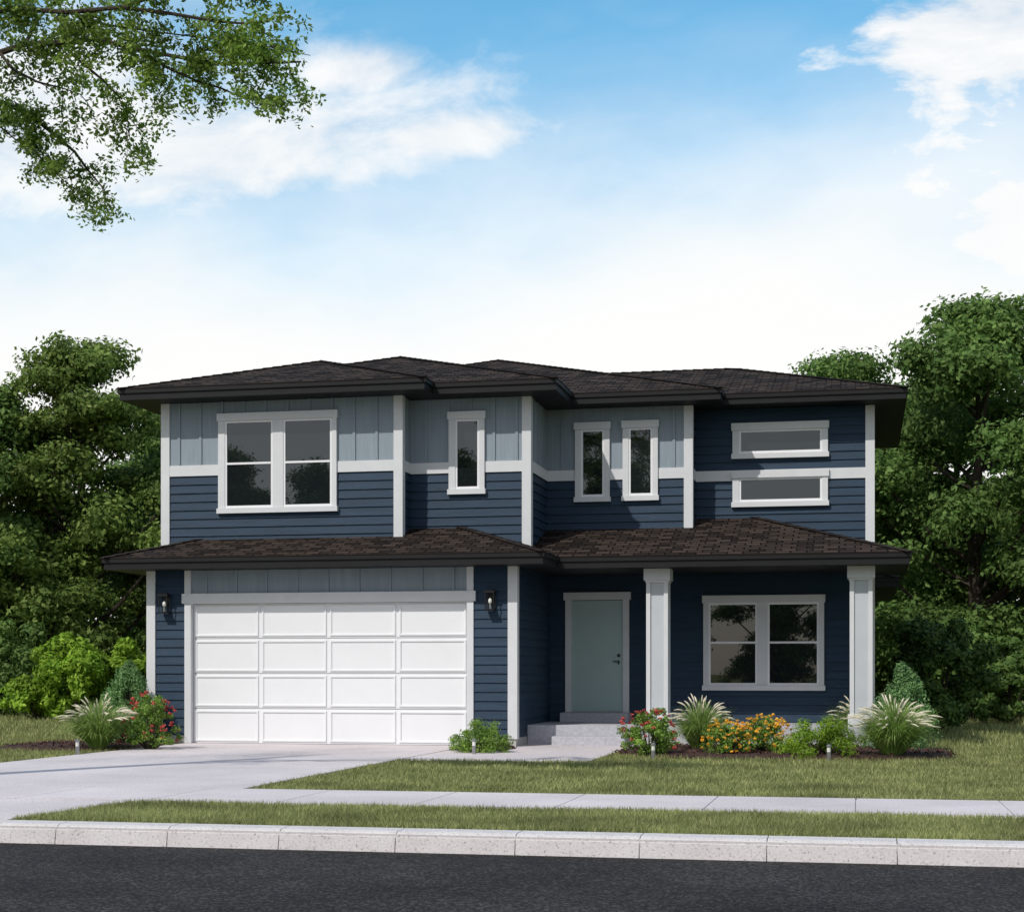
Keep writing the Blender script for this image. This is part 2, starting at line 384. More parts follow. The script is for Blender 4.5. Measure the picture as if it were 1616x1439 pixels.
def lap(g, P0, P1, z0, z1, ex=.152):
    t = Vector((P1[0]-P0[0], P1[1]-P0[1])); Ln = t.length; t.normalize(); n = (t.y, -t.x)
    pt = lambda a,d,z: (P0[0]+t.x*a+n[0]*d, P0[1]+t.y*a+n[1]*d, z)
    z = z0
    while z < z1-.001:
        zt = min(z+ex, z1)
        k = (zt-z)/ex
        g.poly([pt(0,.024,z),pt(Ln,.024,z),pt(Ln,.024-.022*k,zt),pt(0,.024-.022*k,zt)])
        g.poly([pt(0,.0,z),pt(Ln,.0,z),pt(Ln,.024,z),pt(0,.024,z)])
        z = zt
def bat(g, P0, P1, z0, z1, first=.3, sp=.405):
    t = Vector((P1[0]-P0[0], P1[1]-P0[1])); Ln = t.length; t.normalize(); n = (t.y, -t.x)
    g.obox(P0, t, n, 0, Ln, -.015, .006, z0, z1)
    a = first
    while a < Ln-.06:
        g.obox(P0, t, n, a-.024, a+.024, .004, .028, z0+.002, z1-.002); a += sp
def corner(x, y, z0, z1, sx, name='corner_board', w=.125):
    g = MB(); p = .036
    if sx > 0: g.box(x-w, x+p, y-p, y+.0, z0, z1).box(x-.0, x+p, y+.0005, y+w, z0, z1)
    else: g.box(x-p, x+w, y-p, y+.0, z0, z1).box(x-p, x+.0, y+.0005, y+w, z0, z1)
    hb(g, name, 'trim')
def side(P0,P1,z0,z1):
    g = MB(); lap(g,P0,P1,z0,z1); hb(g,'siding','navy')
side((XL,YG),(-11.42,YG),.16,ZE); side((-6.34,YG),(XG,YG),.16,ZE)
side((XG,YG),(XG,YP),.16,ZE); side((XG,YP),(XR,YP),.36,ZE+.02); side((XR,YP),(XR,41),.16,ZE+.02); side((XL,41),(XL,YG),.16,ZE)
for (P0,P1,up) in (((XL,YA),(XA,YA),'b'),((XA,YA),(XA,YB),'b'),((XA,YB),(XG,YB),'b'),((XG,YB),(XG,YC),'b'),((XG,YC),(XC,YC),'b'),((XC,YC),(XC,YD),'l'),((XC,YD),(XR,YD),'l'),((XR,YD),(XR,35),'l'),((XL,38.4),(XL,YA),'b')):
    side(P0,P1,3.19,ZB0+.002)
    if up == 'b': g = MB(); bat(g,P0,P1,ZB1,ZU+.02); hb(g,'board_and_batten_panel','slate')
    else: side(P0,P1,ZB1,ZU+.02)
    t = Vector((P1[0]-P0[0],P1[1]-P0[1])); ln = t.length; t.normalize()
    g = MB(); g.obox(P0,t,(t.y,-t.x),0.002 if up=='b' else 0,ln-.002,-.01,.031,ZB0,ZB1); hb(g,'belt_board','trim')
corner(XL,YG,.14,ZE,-1); corner(XG,YG,.14,ZE,1); corner(XR,YP,.36,ZE,1)
corner(XL,YA,3.2,ZU,-1); corner(XA,YA,3.2,ZU,1); corner(XG,YB,3.2,ZU,1); corner(XC,YC,3.2,ZU,1,); corner(XR,YD,3.2,ZU,1)
for bx in ((XL-.0,-11.42,YG-.012,YG+.3),(-6.34,XG+.012,YG-.012,YG+.01),(XG-.01,XG+.012,YG+.011,27.29),(XL-.012,XL-.001,YG,41),(XR-.01,XR+.012,29.5,41)):
    g = MB(); g.box(*bx,-.05,.155); hb(g,'foundation','found')
# garage surround
g = MB(); bat(g,(-11.34,YG),(-6.41,YG),2.6,ZE,.28,.55); hb(g,'board_and_batten_panel','slate')
g = MB(); g.box(-11.45,-11.335,YG-.035,YG+.15,.02,ZE); hb(g,'garage_door_casing','trim')
g = MB(); g.box(-6.425,-6.31,YG-.035,YG+.15,.02,ZE); hb(g,'garage_door_casing','trim')
g = MB(); g.box(-11.49,-6.27,YG-.06,YG+.15,2.43,2.60); hb(g,'garage_door_header','trim')
# garage door
g = MB(); g.box(-11.335,-6.425,26.505,26.55,.02,2.44)
gd = hb(g,'garage_door','seam')
dx0, dx1 = -11.33, -6.43; dw = (dx1-dx0)/4; dh = 2.41/4
for r in range(4):
    g = MB(); z0 = .025+r*dh; z1 = z0+dh-.010
    g.box(dx0,dx1,26.487,26.504,z0,z1)
    for c in range(4):
        a = dx0+c*dw+.030; b = dx0+(c+1)*dw-.030; zz0 = z0+.030; zz1 = z1-.030
        rings = [(0,26.4865),(.003,26.468),(.022,26.466),(.032,26.468),(.037,26.4855)]
        R = []
        for i,(o,y) in enumerate(rings): R.append([(a+o,y,zz0+o),(b-o,y,zz0+o),(b-o,y,zz1-o),(a+o,y,zz1-o)])
        for u_, v_ in zip(R[:-1],R[1:]):
            for i in range(4): j=(i+1)%4; g.poly([u_[i],u_[j],v_[j],v_[i]])
        g.poly(R[-1])
    hb(g,'door_section','door_white',gd)
# front door
fx0, fx1 = X(903,YP), X(983,YP); fz0, fz1 = .53, Z(903,948,YP)
g = MB(); g.box(fx0-.005,fx1+.005,YP-.032,YP+.02,fz0,fz1); fd = hb(g,'front_door','teal',bevel=.003)
g = MB(); g.box(fx1-.085,fx1-.055,YP-.05,YP-.031,fz0+.86,fz0+.93).box(fx1-.175,fx1-.058,YP-.08,YP-.062,fz0+.90,fz0+.917).box(fx1-.078,fx1-.062,YP-.07,YP-.03,fz0+.90,fz0+.917)
hb(g,'handle','black',fd)
g = MB(); g.tube([(fx1-.07,YP-.03,fz0+1.02),(fx1-.07,YP-.055,fz0+1.02)],[.03,.03],16); hb(g,'deadbolt','black',fd)
for (xa,xb) in ((fx0-.12,fx0-.006),(fx1+.006,fx1+.12)):
    g = MB(); g.box(xa,xb,YP-.055,YP+.01,fz0-.02,fz1+.01); hb(g,'door_casing','trim')
g = MB(); g.box(fx0-.15,fx1+.15,YP-.075,YP+.01,fz1+.012,fz1+.15); hb(g,'door_header','trim')
g = MB(); g.box(fx0-.006,fx1+.006,YP-.07,YP,fz0-.03,fz0-.001); hb(g,'threshold','steel',fd)
# porch slab and steps
g = MB(); g.box(XG+.013,XR-.01,27.3,YP+.02,-.05,.345); hb(g,'porch_slab','step',bevel=.01)
g = MB(); g.box(fx0-.15,fx1+.16,28.95,YP-.02,.34,.515); hb(g,'step','step',bevel=.01)
g = MB(); g.box(X(873,27.),X(988,27.),26.85,27.299,-.05,.17); hb(g,'step','step',bevel=.01)
# porch columns with recessed panels
def column(cx):
    cy = 27.72; w = .155; z0, z1 = .346, ZE+.004
    g = MB(); g.box(cx-w,cx+w,cy-w,cy+w,z0,z1-.004)
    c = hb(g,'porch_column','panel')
    for sx in (-1,1):
        for sy in (-1,1):
            x0,x1 = sorted((cx+sx*(w-.04), cx+sx*(w+.03))); y0,y1 = sorted((cy+sy*(w-.04), cy+sy*(w+.03)))
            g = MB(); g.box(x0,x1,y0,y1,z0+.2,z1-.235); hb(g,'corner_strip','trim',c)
    g = MB(); g.box(cx-.225,cx+.225,cy-.225,cy+.225,z1-.2,z1-.002).box(cx-.20,cx+.20,cy-.20,cy+.20,z1-.235,z1-.2005); hb(g,'capital','trim',c,bevel=.004)
    g = MB(); g.box(cx-.215,cx+.215,cy-.215,cy+.215,z0,z0+.2); hb(g,'base','trim',c,bevel=.004)
column(X(1037,27.55)); column(0.0)
# wall lamps
def lamp(px, py):
    x = X(px,YG-.05); z = Z(px,py,YG-.1); g = MB(); y1 = YG-.018
    g.box(x-.05,x+.05,y1-.02,y1,z-.07,z+.15)
    o = hb(g,'wall_lamp','black')
    g = MB()
    g.box(x-.09,x+.09,y1-.19,y1-.021,z+.12,z+.155).box(x-.08,x+.08,y1-.18,y1-.021,z-.165,z-.145)
    for a in (-.078,.064):
        for b in (-.175,-.047): g.box(x+a,x+a+.014,y1+b,y1+b+.014,z-.145,z+.12)
    g.box(x-.06,x+.06,y1-.165,y1-.04,z+.155,z+.175)
    hb(g,'lamp_frame','black',o)
    g = MB(); g.tube([(x,y1-.105,z-.144),(x,y1-.105,z-.06)],[.018,.018],10); hb(g,'candle_socket','steel',o)
    g = MB(); g.tube([(x,y1-.105,z-.059),(x,y1-.105,z-.03),(x,y1-.105,z+.01),(x,y1-.105,z+.035)],[.015,.032,.030,.008],12); hb(g,'bulb','bulb',o,smooth=True)
lamp(262,952); lamp(775,947)
# windows
def window(Y, p0, p1, t, b, panes, rail=None):
    x0, x1 = X(p0,Y), X(p1,Y); z1, z0 = Z(p0,t,Y), Z(p0,b,Y)
    g = MB(); yf = Y-.064
    ps = [(X(a,Y)-.05, X(c,Y)+.05) for a,c in panes]
    zt, zb = z1-.145, z0+.105
    g.box(x0+.015,ps[0][0],yf,Y+.012,z0+.0895,zt+.0125).box(ps[-1][1],x1-.015,yf,Y+.012,z0+.0895,zt+.0125)
    for (a,b_),(c,d) in zip(ps[:-1],ps[1:]): g.box(b_,c,yf,Y+.012,z0+.0895,zt+.0125)
    g.box(x0-.005,x1+.005,yf-.02,Y+.012,zt+.0125,z1).box(x0-.005,x1+.005,yf-.025,Y+.012,z0,z0+.0895)
    w = hb(g,'window','trim')
    for a,b_ in ps:
        s = .036; za, zc = z0+.09, zt+.012
        g = MB(); y0 = Y-.052; y1 = Y-.004
        g.box(a,a+s,y0,y1,za,zc).box(b_-s,b_,y0,y1,za,zc).box(a+s,b_-s,y0,y1,za,za+s+.008).box(a+s,b_-s,y0,y1,zc-s,zc)
        if rail:
            zr = Z(p0,rail,Y); g.box(a+s,b_-s,y0-.006,y1,zr-.018,zr+.018)
        hb(g,'sash','sash',w)
        segs = [(za+s+.008,zr-.018),(zr+.018,zc-s)] if rail else [(za+s+.008,zc-s)]
        for q,(l_,h_) in enumerate(segs):
            yy = Y-.038+.002*q
            ti = random.uniform(-.0015,.0015)
            g = MB(); g.poly([(a+s,yy,l_),(b_-s,yy+ti,l_),(b_-s,yy+ti,h_),(a+s,yy,h_)]); hb(g,'pane','glass',w)
window(YA,345,534,654,811,[(361,428),(453,521)],733)
window(YB,708,767,651,781,[(724,753)])
window(YC,907,964,668,793,[(922,950)])
window(YC,982,1040,665,791,[(997,1026)])
window(YD,1155,1308,669,725,[(1171,1293)])
window(YD,1155,1308,744,801,[(1171,1293)])
window(YP,1109,1302,940,1089,[(1123,1191),(1216,1288)],1014)
# roofs
PITCH = .32
def hip(x0,x1,y0,y1,ze,backv=False,dz=0.):
    zt = ze+.2; w = (x1-x0)/2; d = y1-y0; g = MB(); k = math.sqrt(1+PITCH*PITCH); edges = []
    def fb(pts): g.poly(pts,[(p[0],p[1]*k) for p in pts])
    def sd(pts): g.poly(pts,[(p[1],p[0]*k+.07) for p in pts])
    A_,B_,C_,D_ = (x0,y0,zt),(x1,y0,zt),(x1,y1,zt),(x0,y1,zt)
    if backv:
        E = (x0+d,y1,zt+PITCH*d); F_ = (x1-d,y1,zt+PITCH*d)
        fb([A_,B_,F_,E]); sd([B_,C_,F_]); sd([D_,A_,E]); g.poly([C_,D_,E,F_]); edges = [(A_,E),(B_,F_)]
    elif 2*w <= d:
        E = ((x0+x1)/2,y0+w,zt+PITCH*w); F_ = ((x0+x1)/2,y1-w,zt+PITCH*w)
        fb([A_,B_,E]); sd([B_,C_,F_,E]); fb([C_,D_,F_]); sd([D_,A_,E,F_]); edges = [(A_,E),(B_,E),(C_,F_),(D_,F_),(E,F_)]
    else:
        h = d/2; E = (x0+h,y0+h,zt+PITCH*h); F_ = (x1-h,y0+h,zt+PITCH*h)
        fb([A_,B_,F_,E]); sd([B_,C_,F_]); fb([C_,D_,E,F_]); sd([D_,A_,E]); edges = [(A_,E),(D_,E),(B_,F_),(C_,F_),(E,F_)]
    for p,q in ((A_,B_),(B_,C_),(C_,D_),(D_,A_)):
        g.poly([(p[0],p[1],zt-.022),(q[0],q[1],zt-.022),q,p],[(0,0),(.1,0),(.1,.05),(0,.05)])
    r = hb(g,'roof','shingle',uv=True)
    i = .03; g = MB(); g.box(x0+i,x1-i,y0+i,y1-i,ze+dz,zt-.0215)
    j = .002
    g.box(x0+j,x1-j,y0+j,y1-j,zt-.085,zt-.0225)
    hb(g,'fascia','fascia',r)
    for p,q in edges:
        g = MB()
        p = Vector(p); q = Vector(q); v = q-p; n = max(1,int(v.length/.2)); hd = Vector((v.y,-v.x,0)).normalized()*.12
        drop = PITCH*.12*(.7 if abs(v.x*v.y) > .01 else 1)-.008
        for s in range(n):
            a = p+v*(s/n)+Vector((0,0,.020)); b = p+v*((s+1.25)/n if s < n-1 else 1)+Vector((0,0,.006))
            dd = Vector((0,0,drop)); ww = Vector((0,0,.016))
            n0 = len(g.v); g.v += [tuple(a-hd-dd),tuple(a),tuple(a+hd-dd),tuple(b+hd-dd),tuple(b),tuple(b-hd-dd),tuple(a-hd-dd-ww),tuple(a+hd-dd-ww),tuple(a-ww)]
            for f in ((0,1,4,5),(1,2,3,4),(0,6,8,1),(1,8,7,2)): g.f.append(tuple(n0+t for t in f)); g.uv += [(0,0)]*4
        hb(g,'ridge_cap','ridgecap',r)
hip(-12.72,-7.14,26.4,39.0,ZU)
hip(-12.69,-5.0,26.95,38.97,ZU,dz=.003)
hip(-12.66,-2.37,28.5,38.94,ZU,dz=.006)
hip(-12.63,.8,29.12,35.6,ZU,dz=.009)
hip(-12.72,-5.0,25.8,33.6,ZE)
hip(-8.0,.8,27.13,30.3,ZE,backv=True,dz=.003)
hip(-12.75,.77,34.4,41.6,ZE,dz=.006)

# ------------------------------------------------------------------ trees
def make_tree(name, seed, h, R, zc0, n, ls, leafm, label, loc, group=None, ncl=80, rz=0, s=1):
    rng = np.random.default_rng(seed); rnd = random.Random(seed)
    t = empty(name, loc, label, 'tree', group, rz, s)
    g = MB(); g.tube([(0,0,-.1),(.05,.02,h*.15),(-.05,.08,h*.4),(.08,0,h*.65),(0,0,h*.86)],[.026*h,.02*h,.015*h,.009*h,.003*h],9)
    # large irregular masses that carry the smaller leaf clumps
    big = []; NB = 38
    for i in range(NB):
        f = (i+.5)/NB; f = min(.97,max(.02,f+rnd.uniform(-.05,.05))); z = zc0+(h-zc0)*f*.95
        prof = (math.sin(PI*min(1,(f*.80+.20)))**.55)
        a = i*2.4+rnd.uniform(-.5,.5); r = R*prof*rnd.uniform(.30,.86)
        big.append((r*math.cos(a), r*math.sin(a), z, R*rnd.uniform(.26,.38)*(1-.35*f)))
    cs = []
    for (x,y,z,r) in big:
        for k in range(ncl//NB+1):
            u = [rnd.gauss(0,1) for _ in range(3)]; l = math.sqrt(sum(q*q for q in u)); u = [q/l for q in u]
            if u[2] < -.4: u[2] *= -.6
            d = r*rnd.uniform(.5,1.12)
            cs.append((x+u[0]*d*1.1, y+u[1]*d*1.1, max(.3,z+u[2]*d*.85), R*rnd.uniform(.07,.16)))
    for (x,y,z,r) in big:
        zb = max(h*.10, z-math.hypot(x,y)*.8); g.tube([(0,0,zb),(x*.5,y*.5,zb+(z-zb)*.4),(x,y,z),(x*1.2,y*1.2,z+.2)],[.008*h*(1-zb/h)+.02,.005*h,.03,.008],5,False)
    for c in cs[::4]:
        b = min(big, key=lambda q: (q[0]-c[0])**2+(q[1]-c[1])**2+(q[2]-c[2])**2)
        g.tube([b[:3],((b[0]+c[0])/2,(b[1]+c[1])/2,(b[2]+c[2])/2-.06),c[:3]],[.025,.016,.006],4,False)
    g.build('trunk', M['bark'], t)
    nc = len(cs); w = np.array([c[3]**2 for c in cs]); w /= w.sum(); idx = rng.choice(nc, n, p=w)
    c = np.array(cs)[idx]; u = unit(n, rng); rr = rng.uniform(.1,1,(n,1))**.5
    ragged = 1+.4*np.sin(c[:,0:1]*9+u[:,0:1]*9)*np.cos(u[:,2:3]*8+c[:,1:2])
    P = c[:,:3]+u*rr*c[:,3:4]*np.array([1.35,1.35,.85])*ragged
    fastmesh('crown', leaves(P, ls, .55, .35, .45, rng, out=u, rnd_=.8), 4, M[leafm], t)
    return t
T1 = make_tree('broadleaf_tree', 11, 11.5, 3.7, .8, 84000, .080, 'lf_forest2', 'tall rounded tree with light green crown, highest at the left of the house', (-23.4,46,0), ncl=560)
T2 = make_tree('broadleaf_tree', 23, 10.3, 3.4, .6, 72000, .080, 'lf_forest', 'dark green tree standing between the tallest left tree and the house', (-19.9,48,0), ncl=500)
T3 = make_tree('broadleaf_tree', 37, 11.3, 3.9, .7, 96000, .078, 'lf_forest', 'tallest bushy green tree at the right of the house, near the frame edge', (3.0,45,0), ncl=640)
def tree_copy(src, x, y, s, rz, label, group=None):
    c = copytree(src); c.location = (x,y,0); c.scale = (s,s,s); c.rotation_euler[2] = rz; c['label'] = label
    if group: c['group'] = group
    return c
tree_copy(T2,-26.0,45,1.0,1.9,'dark tree at the far left frame edge, left of the tallest left tree')
tree_copy(T3,-.1,49,.94,2.2,'tree directly behind the right rear corner of the house roof')
tree_copy(T1,6.9,47,.90,.8,'lighter green tree at the far right frame edge')
tree_copy(T2,-17.2,50,.98,4.0,'tree just behind the left edge of the house roof')
tree_copy(T3,-23.5,53,.93,4.4,'tree in the second row, behind the tallest left tree')
tree_copy(T1,3.0,53,.95,3.1,'tree in the second row, behind the tallest right tree')
# trees across the street that the windows mirror
for (x,y,s,rz,src) in ((-28.5,-16,1.0,.5,T1),(-24,-17,1.04,1.1,T2),(-17,-16,1.06,1.5,T2),(-11,-16,.98,2.5,T3),(-3.5,-17,.80,3.5,T1)):
    tree_copy(src,x,y,s,rz,'street tree across the road, mirrored in the windows','street trees across the road')
# distant wood
n = 70000; k = 300
cx = RNG.uniform(-48,26,k); cy = RNG.uniform(55,62,k); cz = RNG.uniform(.4,7.6,k); cr = RNG.uniform(1.0,2.1,k)
idx = RNG.integers(0,k,n); u = unit(n)
P = np.stack([cx[idx],cy[idx],cz[idx]],1)+u*RNG.uniform(.4,1,(n,1))**.5*cr[idx][:,None]
tag(fastmesh('distant_wood', leaves(P,.24,.6,.3,out=u), 4, M['lf_wood']), 'dark mass of woodland foliage behind the trees', 'woodland', kind='stuff')

# overhanging street tree at the left
TR = (-12.6,13.4,0)
t = empty('overhanging_street_tree', TR, 'nearby tree outside the left edge whose leafy branches hang into the upper left sky', 'tree')
def P3(px, py, Y): return Vector((X(px,Y), Y, Z(px,py,Y)))
wood = MB(); LP = []
top = Vector((-12.6,13.5,8.6))
wood.tube([(-12.6,13.4,-.1),(-12.6,13.4,1.2),(-12.5,13.45,4),(-12.6,13.5,6.5),tuple(top),(-12.8,13.4,10.2),(-13,13.2,11.5)],[.28,.21,.18,.16,.13,.08,.02],12)
limbs = [
 ([(-60,104),(0,84),(40,70),(95,68),(150,62),(215,78),(290,92),(360,102),(420,100),(475,98)], 15.2, .042),
 ([(-60,30),(20,14),(110,20),(190,12),(270,22),(340,34),(390,38),(425,34)], 14.6, .036),
 ([(-60,130),(0,160),(45,180),(85,212),(118,240),(140,270),(165,300)], 15.6, .036),
 ([(95,68),(130,100),(160,125),(185,150),(200,180),(205,215)], 15.3, .018),
 ([(215,78),(260,105),(310,128),(350,140),(390,158),(415,180)], 15.0, .018),
 ([(40,70),(60,30),(100,-10),(140,-60)], 15.4, .022),
 ([(190,12),(260,-10),(330,-30),(400,-40)], 14.6, .02),
 ([(290,92),(340,74),(390,66),(440,78),(490,88)], 15.2, .014),
 ([(45,180),(40,210),(60,245),(100,285),(145,320)], 15.7, .014),
 ([(0,84),(20,110),(60,130),(100,140),(130,150)], 15.2, .018),
 ([(110,20),(170,40),(240,50),(320,60),(400,70)], 14.9, .014),
 ([(-40,120),(0,200),(30,225),(60,230)], 15.4, .014),
]
def twig(p, d, ln, r, lev):
    pts = [p]; q = p.copy(); n = 4
    for i in range(n):
        d = (d+Vector((random.uniform(-.35,.35),random.uniform(-.35,.35),random.uniform(-.36,.26)))).normalized()
        q = q+d*ln/n; pts.append(q.copy())
        if lev > 0 and random.random() < .75:
            dd = (d+Vector((random.uniform(-1,1),random.uniform(-1,1),random.uniform(-.7,.6)))).normalized()
            twig(q, dd, ln*.6, r*.6, lev-1)
        if lev <= 1:
            for _ in range(11 if lev == 0 else 7): LP.append(q+Vector((random.gauss(0,.05),random.gauss(0,.05),random.gauss(0,.045))))
    wood.tube([tuple(v) for v in pts],[r*(1-.75*i/n) for i in range(n+1)],4,False)
for li,(pl,Y,r) in enumerate(limbs):
    pts = [P3(a,b,Y+.12*math.sin(i*1.3+li)) for i,(a,b) in enumerate(pl)]
    if li < 3: pts = [top+Vector((0,0,[-.2,.5,-.9][li])), (top+pts[0])/2+Vector((.1,0,.35))]+pts
    n = len(pts); wood.tube([tuple(v) for v in pts],[r*(1.8 if (li < 3 and i == 0) else 1)*(1-.78*i/(n-1)) for i in range(n)],7,False)
    low = li in (2,3,8,11)
    for i in range(1, n):
        a, b = pts[i-1], pts[i]; seg = (b-a).length; k = max(1,int(seg/.09))
        if li < 3 and i < 3: k = int(seg/.6)
        for j in range(k):
            if random.random() < .32: continue
            p = a.lerp(b, random.random()); d = (b-a).normalized()
            dd = (d*.7+Vector((random.uniform(-.8,.8),random.uniform(-.9,.9),random.uniform(-.9,.8)))).normalized()
            twig(p, dd, random.uniform(.18,.50)*(.9 if low else 1), .0055, 1)
wood.build('trunk', M['bark'], t, TR)
LPa = np.array([tuple(v) for v in LP])
ex = []
for _ in range(16):
    c = np.array([-13.8+random.gauss(0,.8),12.8+random.gauss(0,.9),10.6+random.gauss(0,.8)]); m_ = 240
    ex.append(c+unit(m_)*RNG.uniform(.2,.7,(m_,1)))
LPa = np.concatenate([LPa]+ex)-np.array(TR)
fastmesh('crown', leaves(LPa,.027,.5,.2,.4), 4, M['lf_branch'], t)

# ------------------------------------------------------------------ shrubs and bed plants
def bush(px, base, hpx, wpx, n, ls, leafm, name, label, cat='shrub', shape='round', flowers=None, seed=0, Y=None, group=None, asp=.5, loose=0):
    x, y, m = G(px, base)
    if Y: y = Y; x = X(px,Y); m = Y/(F*dirxy(px)[1])
    h = hpx*m*1.10; w = wpx*m/2*1.16; rng = np.random.default_rng(seed); rnd = random.Random(seed)
    t = empty(name, (x,y,0), label, cat, group)
    g = MB()
    ncl = 80 if shape == 'cone' else 60
    cs = []
    for i in range(ncl):
        a = rnd.uniform(0,2*PI)
        if shape == 'cone':
            f = rnd.random()**1.15; r = w*(1-f)**.6*rnd.uniform(.55,1.0); z = h*(.06+.86*f); cr = w*(.32-.16*f)
        else:
            f = rnd.random(); r = w*math.sqrt(max(0,1-(f*.95)**2.4))*rnd.random()**.5*.88; z = h*(.12+.74*f); cr = w*rnd.uniform(.14,.30)
            if loose: r *= rnd.uniform(.7,1.3); z *= rnd.uniform(.75,1.2); cr *= .8
        cs.append((r*math.cos(a), r*math.sin(a), z, cr))
    for (a,b,z,r) in cs[::3]: g.tube([(0,0,-.03),(a*.5,b*.5,z*.5),(a,b,z)],[.012+.01*h,.008+.005*h,.004],5,False)
    g.build('stems', M['bark'], t)
    c = np.array(cs)[rng.integers(0,ncl,n)]; u = unit(n, rng)
    vs = 1.5 if shape == 'cone' else .95
    P = c[:,:3]+u*(rng.uniform(.2,1,(n,1))**.5)*c[:,3:4]*np.array([1.15,1.15,vs]); P[:,2] = np.maximum(P[:,2],.03)
    fastmesh('foliage', leaves(P, ls, asp, .3, .4, rng, out=u, rnd_=.8), 4, M[leafm], t)
    if flowers:
        fm, nf, fs = flowers
        heads = []
        for _ in range(nf):
            a = rnd.uniform(0,2*PI); f = rnd.random()**.7; r = w*math.sqrt(max(0,1-(f*.95)**2.2))*1.04
            heads.append(np.array([r*math.cos(a), r*math.sin(a), h*(.15+.85*f)])*rnd.uniform(.9,1.06))
        hp = np.array(heads); k = 26
        Q = np.repeat(hp,k,axis=0)+unit(nf*k,rng)*fs*rng.uniform(.4,1,(nf*k,1))*np.array([1,1,.7])
        fastmesh('flowers', leaves(Q, fs*.42, .8, .5, .3, rng), 4, M[fm], t)
    return t
def fountain(px, base, hpx, wpx, label, seed, nb=520, npl=46):
    x, y, m = G(px, base); h = hpx*m*1.28; w = wpx*m/2*1.30; rnd = random.Random(seed)
    t = empty('fountain_grass', (x,y,0), label, 'ornamental grass', None)
    V = []
    for _ in range(int(nb*3.0)):
        a = rnd.uniform(0,2*PI); sp = rnd.uniform(.02,1.0)**.75; L_ = h*rnd.uniform(.55,1.0); c, s = math.cos(a), math.sin(a)
        wd = .005+.004*rnd.random(); pts = []; ph = rnd.uniform(0,.9); dr = rnd.uniform(.3,1.2)
        for i in range(8):
            f = i/7; rr = w*sp*(f**1.15)*1.0+.10*sp; zz = L_*(f*1.45-(.50+dr*.65*sp)*f*f)
            pts.append((rr*c, rr*s, max(.012,zz)))
        vx, vy = math.cos(a+PI/2+ph), math.sin(a+PI/2+ph)
        for i in range(7):
            w0 = wd*(1-(i/7)**2); w1 = wd*(1-((i+1)/7)**2)+.0004; p, q = pts[i], pts[i+1]
            V += [(p[0]+vx*w0,p[1]+vy*w0,p[2]),(p[0]-vx*w0,p[1]-vy*w0,p[2]),(q[0]-vx*w1,q[1]-vy*w1,q[2]),(q[0]+vx*w1,q[1]+vy*w1,q[2])]
    fastmesh('blades', np.array(V), 4, M['reed'], t)
    g = MB()
    for _ in range(int(npl*1.5)):
        a = rnd.uniform(0,2*PI); sp = rnd.uniform(.05,1.)**.6; L_ = h*rnd.uniform(.72,1.03); c, s = math.cos(a), math.sin(a)
        P = [(w*sp*(f**1.5)*c*1.0, w*sp*(f**1.5)*s*1.0, L_*(f*1.5-(.50+.45*sp**1.5)*f*f)) for f in (0,.25,.5,.74,.80,.88,.95,1.0)]
        g.tube(P[:4],[.003,.003,.0025,.0025],4,False)
        g.tube(P[3:],[.003,.011,.013,.008,.002],6)
    g.build('plumes', M['cream'], t)
    return t
# left bed
bush(203,1160,122,92,14000,.026,'lf_conifer','conifer_shrub','bluish green cone shaped conifer at the left front corner of the house',shape='cone',seed=3,asp=.35,Y=25.8)
fountain(155,1184,76,108,'fountain grass with cream plumes in the bed left of the driveway',5)
bush(235,1183,80,78,4600,.022,'lf_shrub','flowering_shrub','red flowering shrub in the bed left of the driveway',flowers=('red',60,.034),seed=6,loose=1)
bush(118,1125,122,160,15000,.07,'lf_bright','bright_shrub','tallest bright yellow green shrub below the trees left of the house',seed=8,Y=40,loose=1)
bush(190,1125,112,130,11000,.07,'lf_bright','bright_shrub','bright yellow green shrub touching the left wall of the house',seed=28,Y=41,loose=1)
bush(58,1127,66,110,6000,.07,'lf_bright','bright_shrub','lowest bright green shrub at the left end of the row below the trees',seed=29,Y=39,loose=1)
bush(20,1125,128,150,10000,.08,'lf_forest','round_shrub','mid green shrub at the far left frame edge below the trees',seed=9,Y=42,loose=1)
bush(757,1188,44,92,4600,.024,'lf_shrub','low_shrub','small green shrub against the wall right of the garage door',seed=10,asp=.35,loose=1)
# right bed
bush(1025,1194,70,86,4800,.022,'lf_shrub','flowering_shrub','red flowering shrub at the left end of the porch bed',flowers=('red',60,.033),seed=12,loose=1)
fountain(1106,1186,76,94,'fountain grass with cream plumes behind the orange flowers, beside the red shrub',13,460,36)
bush(1146,1194,52,64,3000,.022,'lf_shrub','orange_flower_bush','smaller orange flowering bush, left of the two in the porch bed',flowers=('orange',105,.027),seed=14)
bush(1206,1191,56,78,3400,.022,'lf_shrub','orange_flower_bush','larger orange flowering bush, right of the two in the porch bed',flowers=('orange',135,.029),seed=15)
bush(1232,1167,62,112,6500,.024,'lf_bright','low_shrub','low yellow green shrub behind the larger orange bush',seed=16)
bush(1284,1167,58,90,5200,.024,'lf_shrub','low_shrub','small green tuft below the porch window, right of the orange flowers',seed=17,asp=.3,loose=1)
bush(1296,1196,56,116,7200,.026,'lf_bright','leafy_shrub','wide leafy green shrub at the front of the porch bed',seed=18,asp=.3,loose=1)
fountain(1356,1174,68,100,'fountain grass in front of the right porch column',19,380,30)
fountain(1410,1197,86,128,'largest fountain grass at the right end of the porch bed',20,660,60)
bush(1424,1166,130,94,14000,.026,'lf_conifer','conifer_shrub','green cone shaped conifer at the right end of the porch bed',shape='cone',seed=21,asp=.35,Y=26.3)
bush(1480,1145,160,190,16000,.06,'lf_dark','dark_shrub','large dark green shrub behind the conifer right of the house',seed=22,Y=35,loose=1)
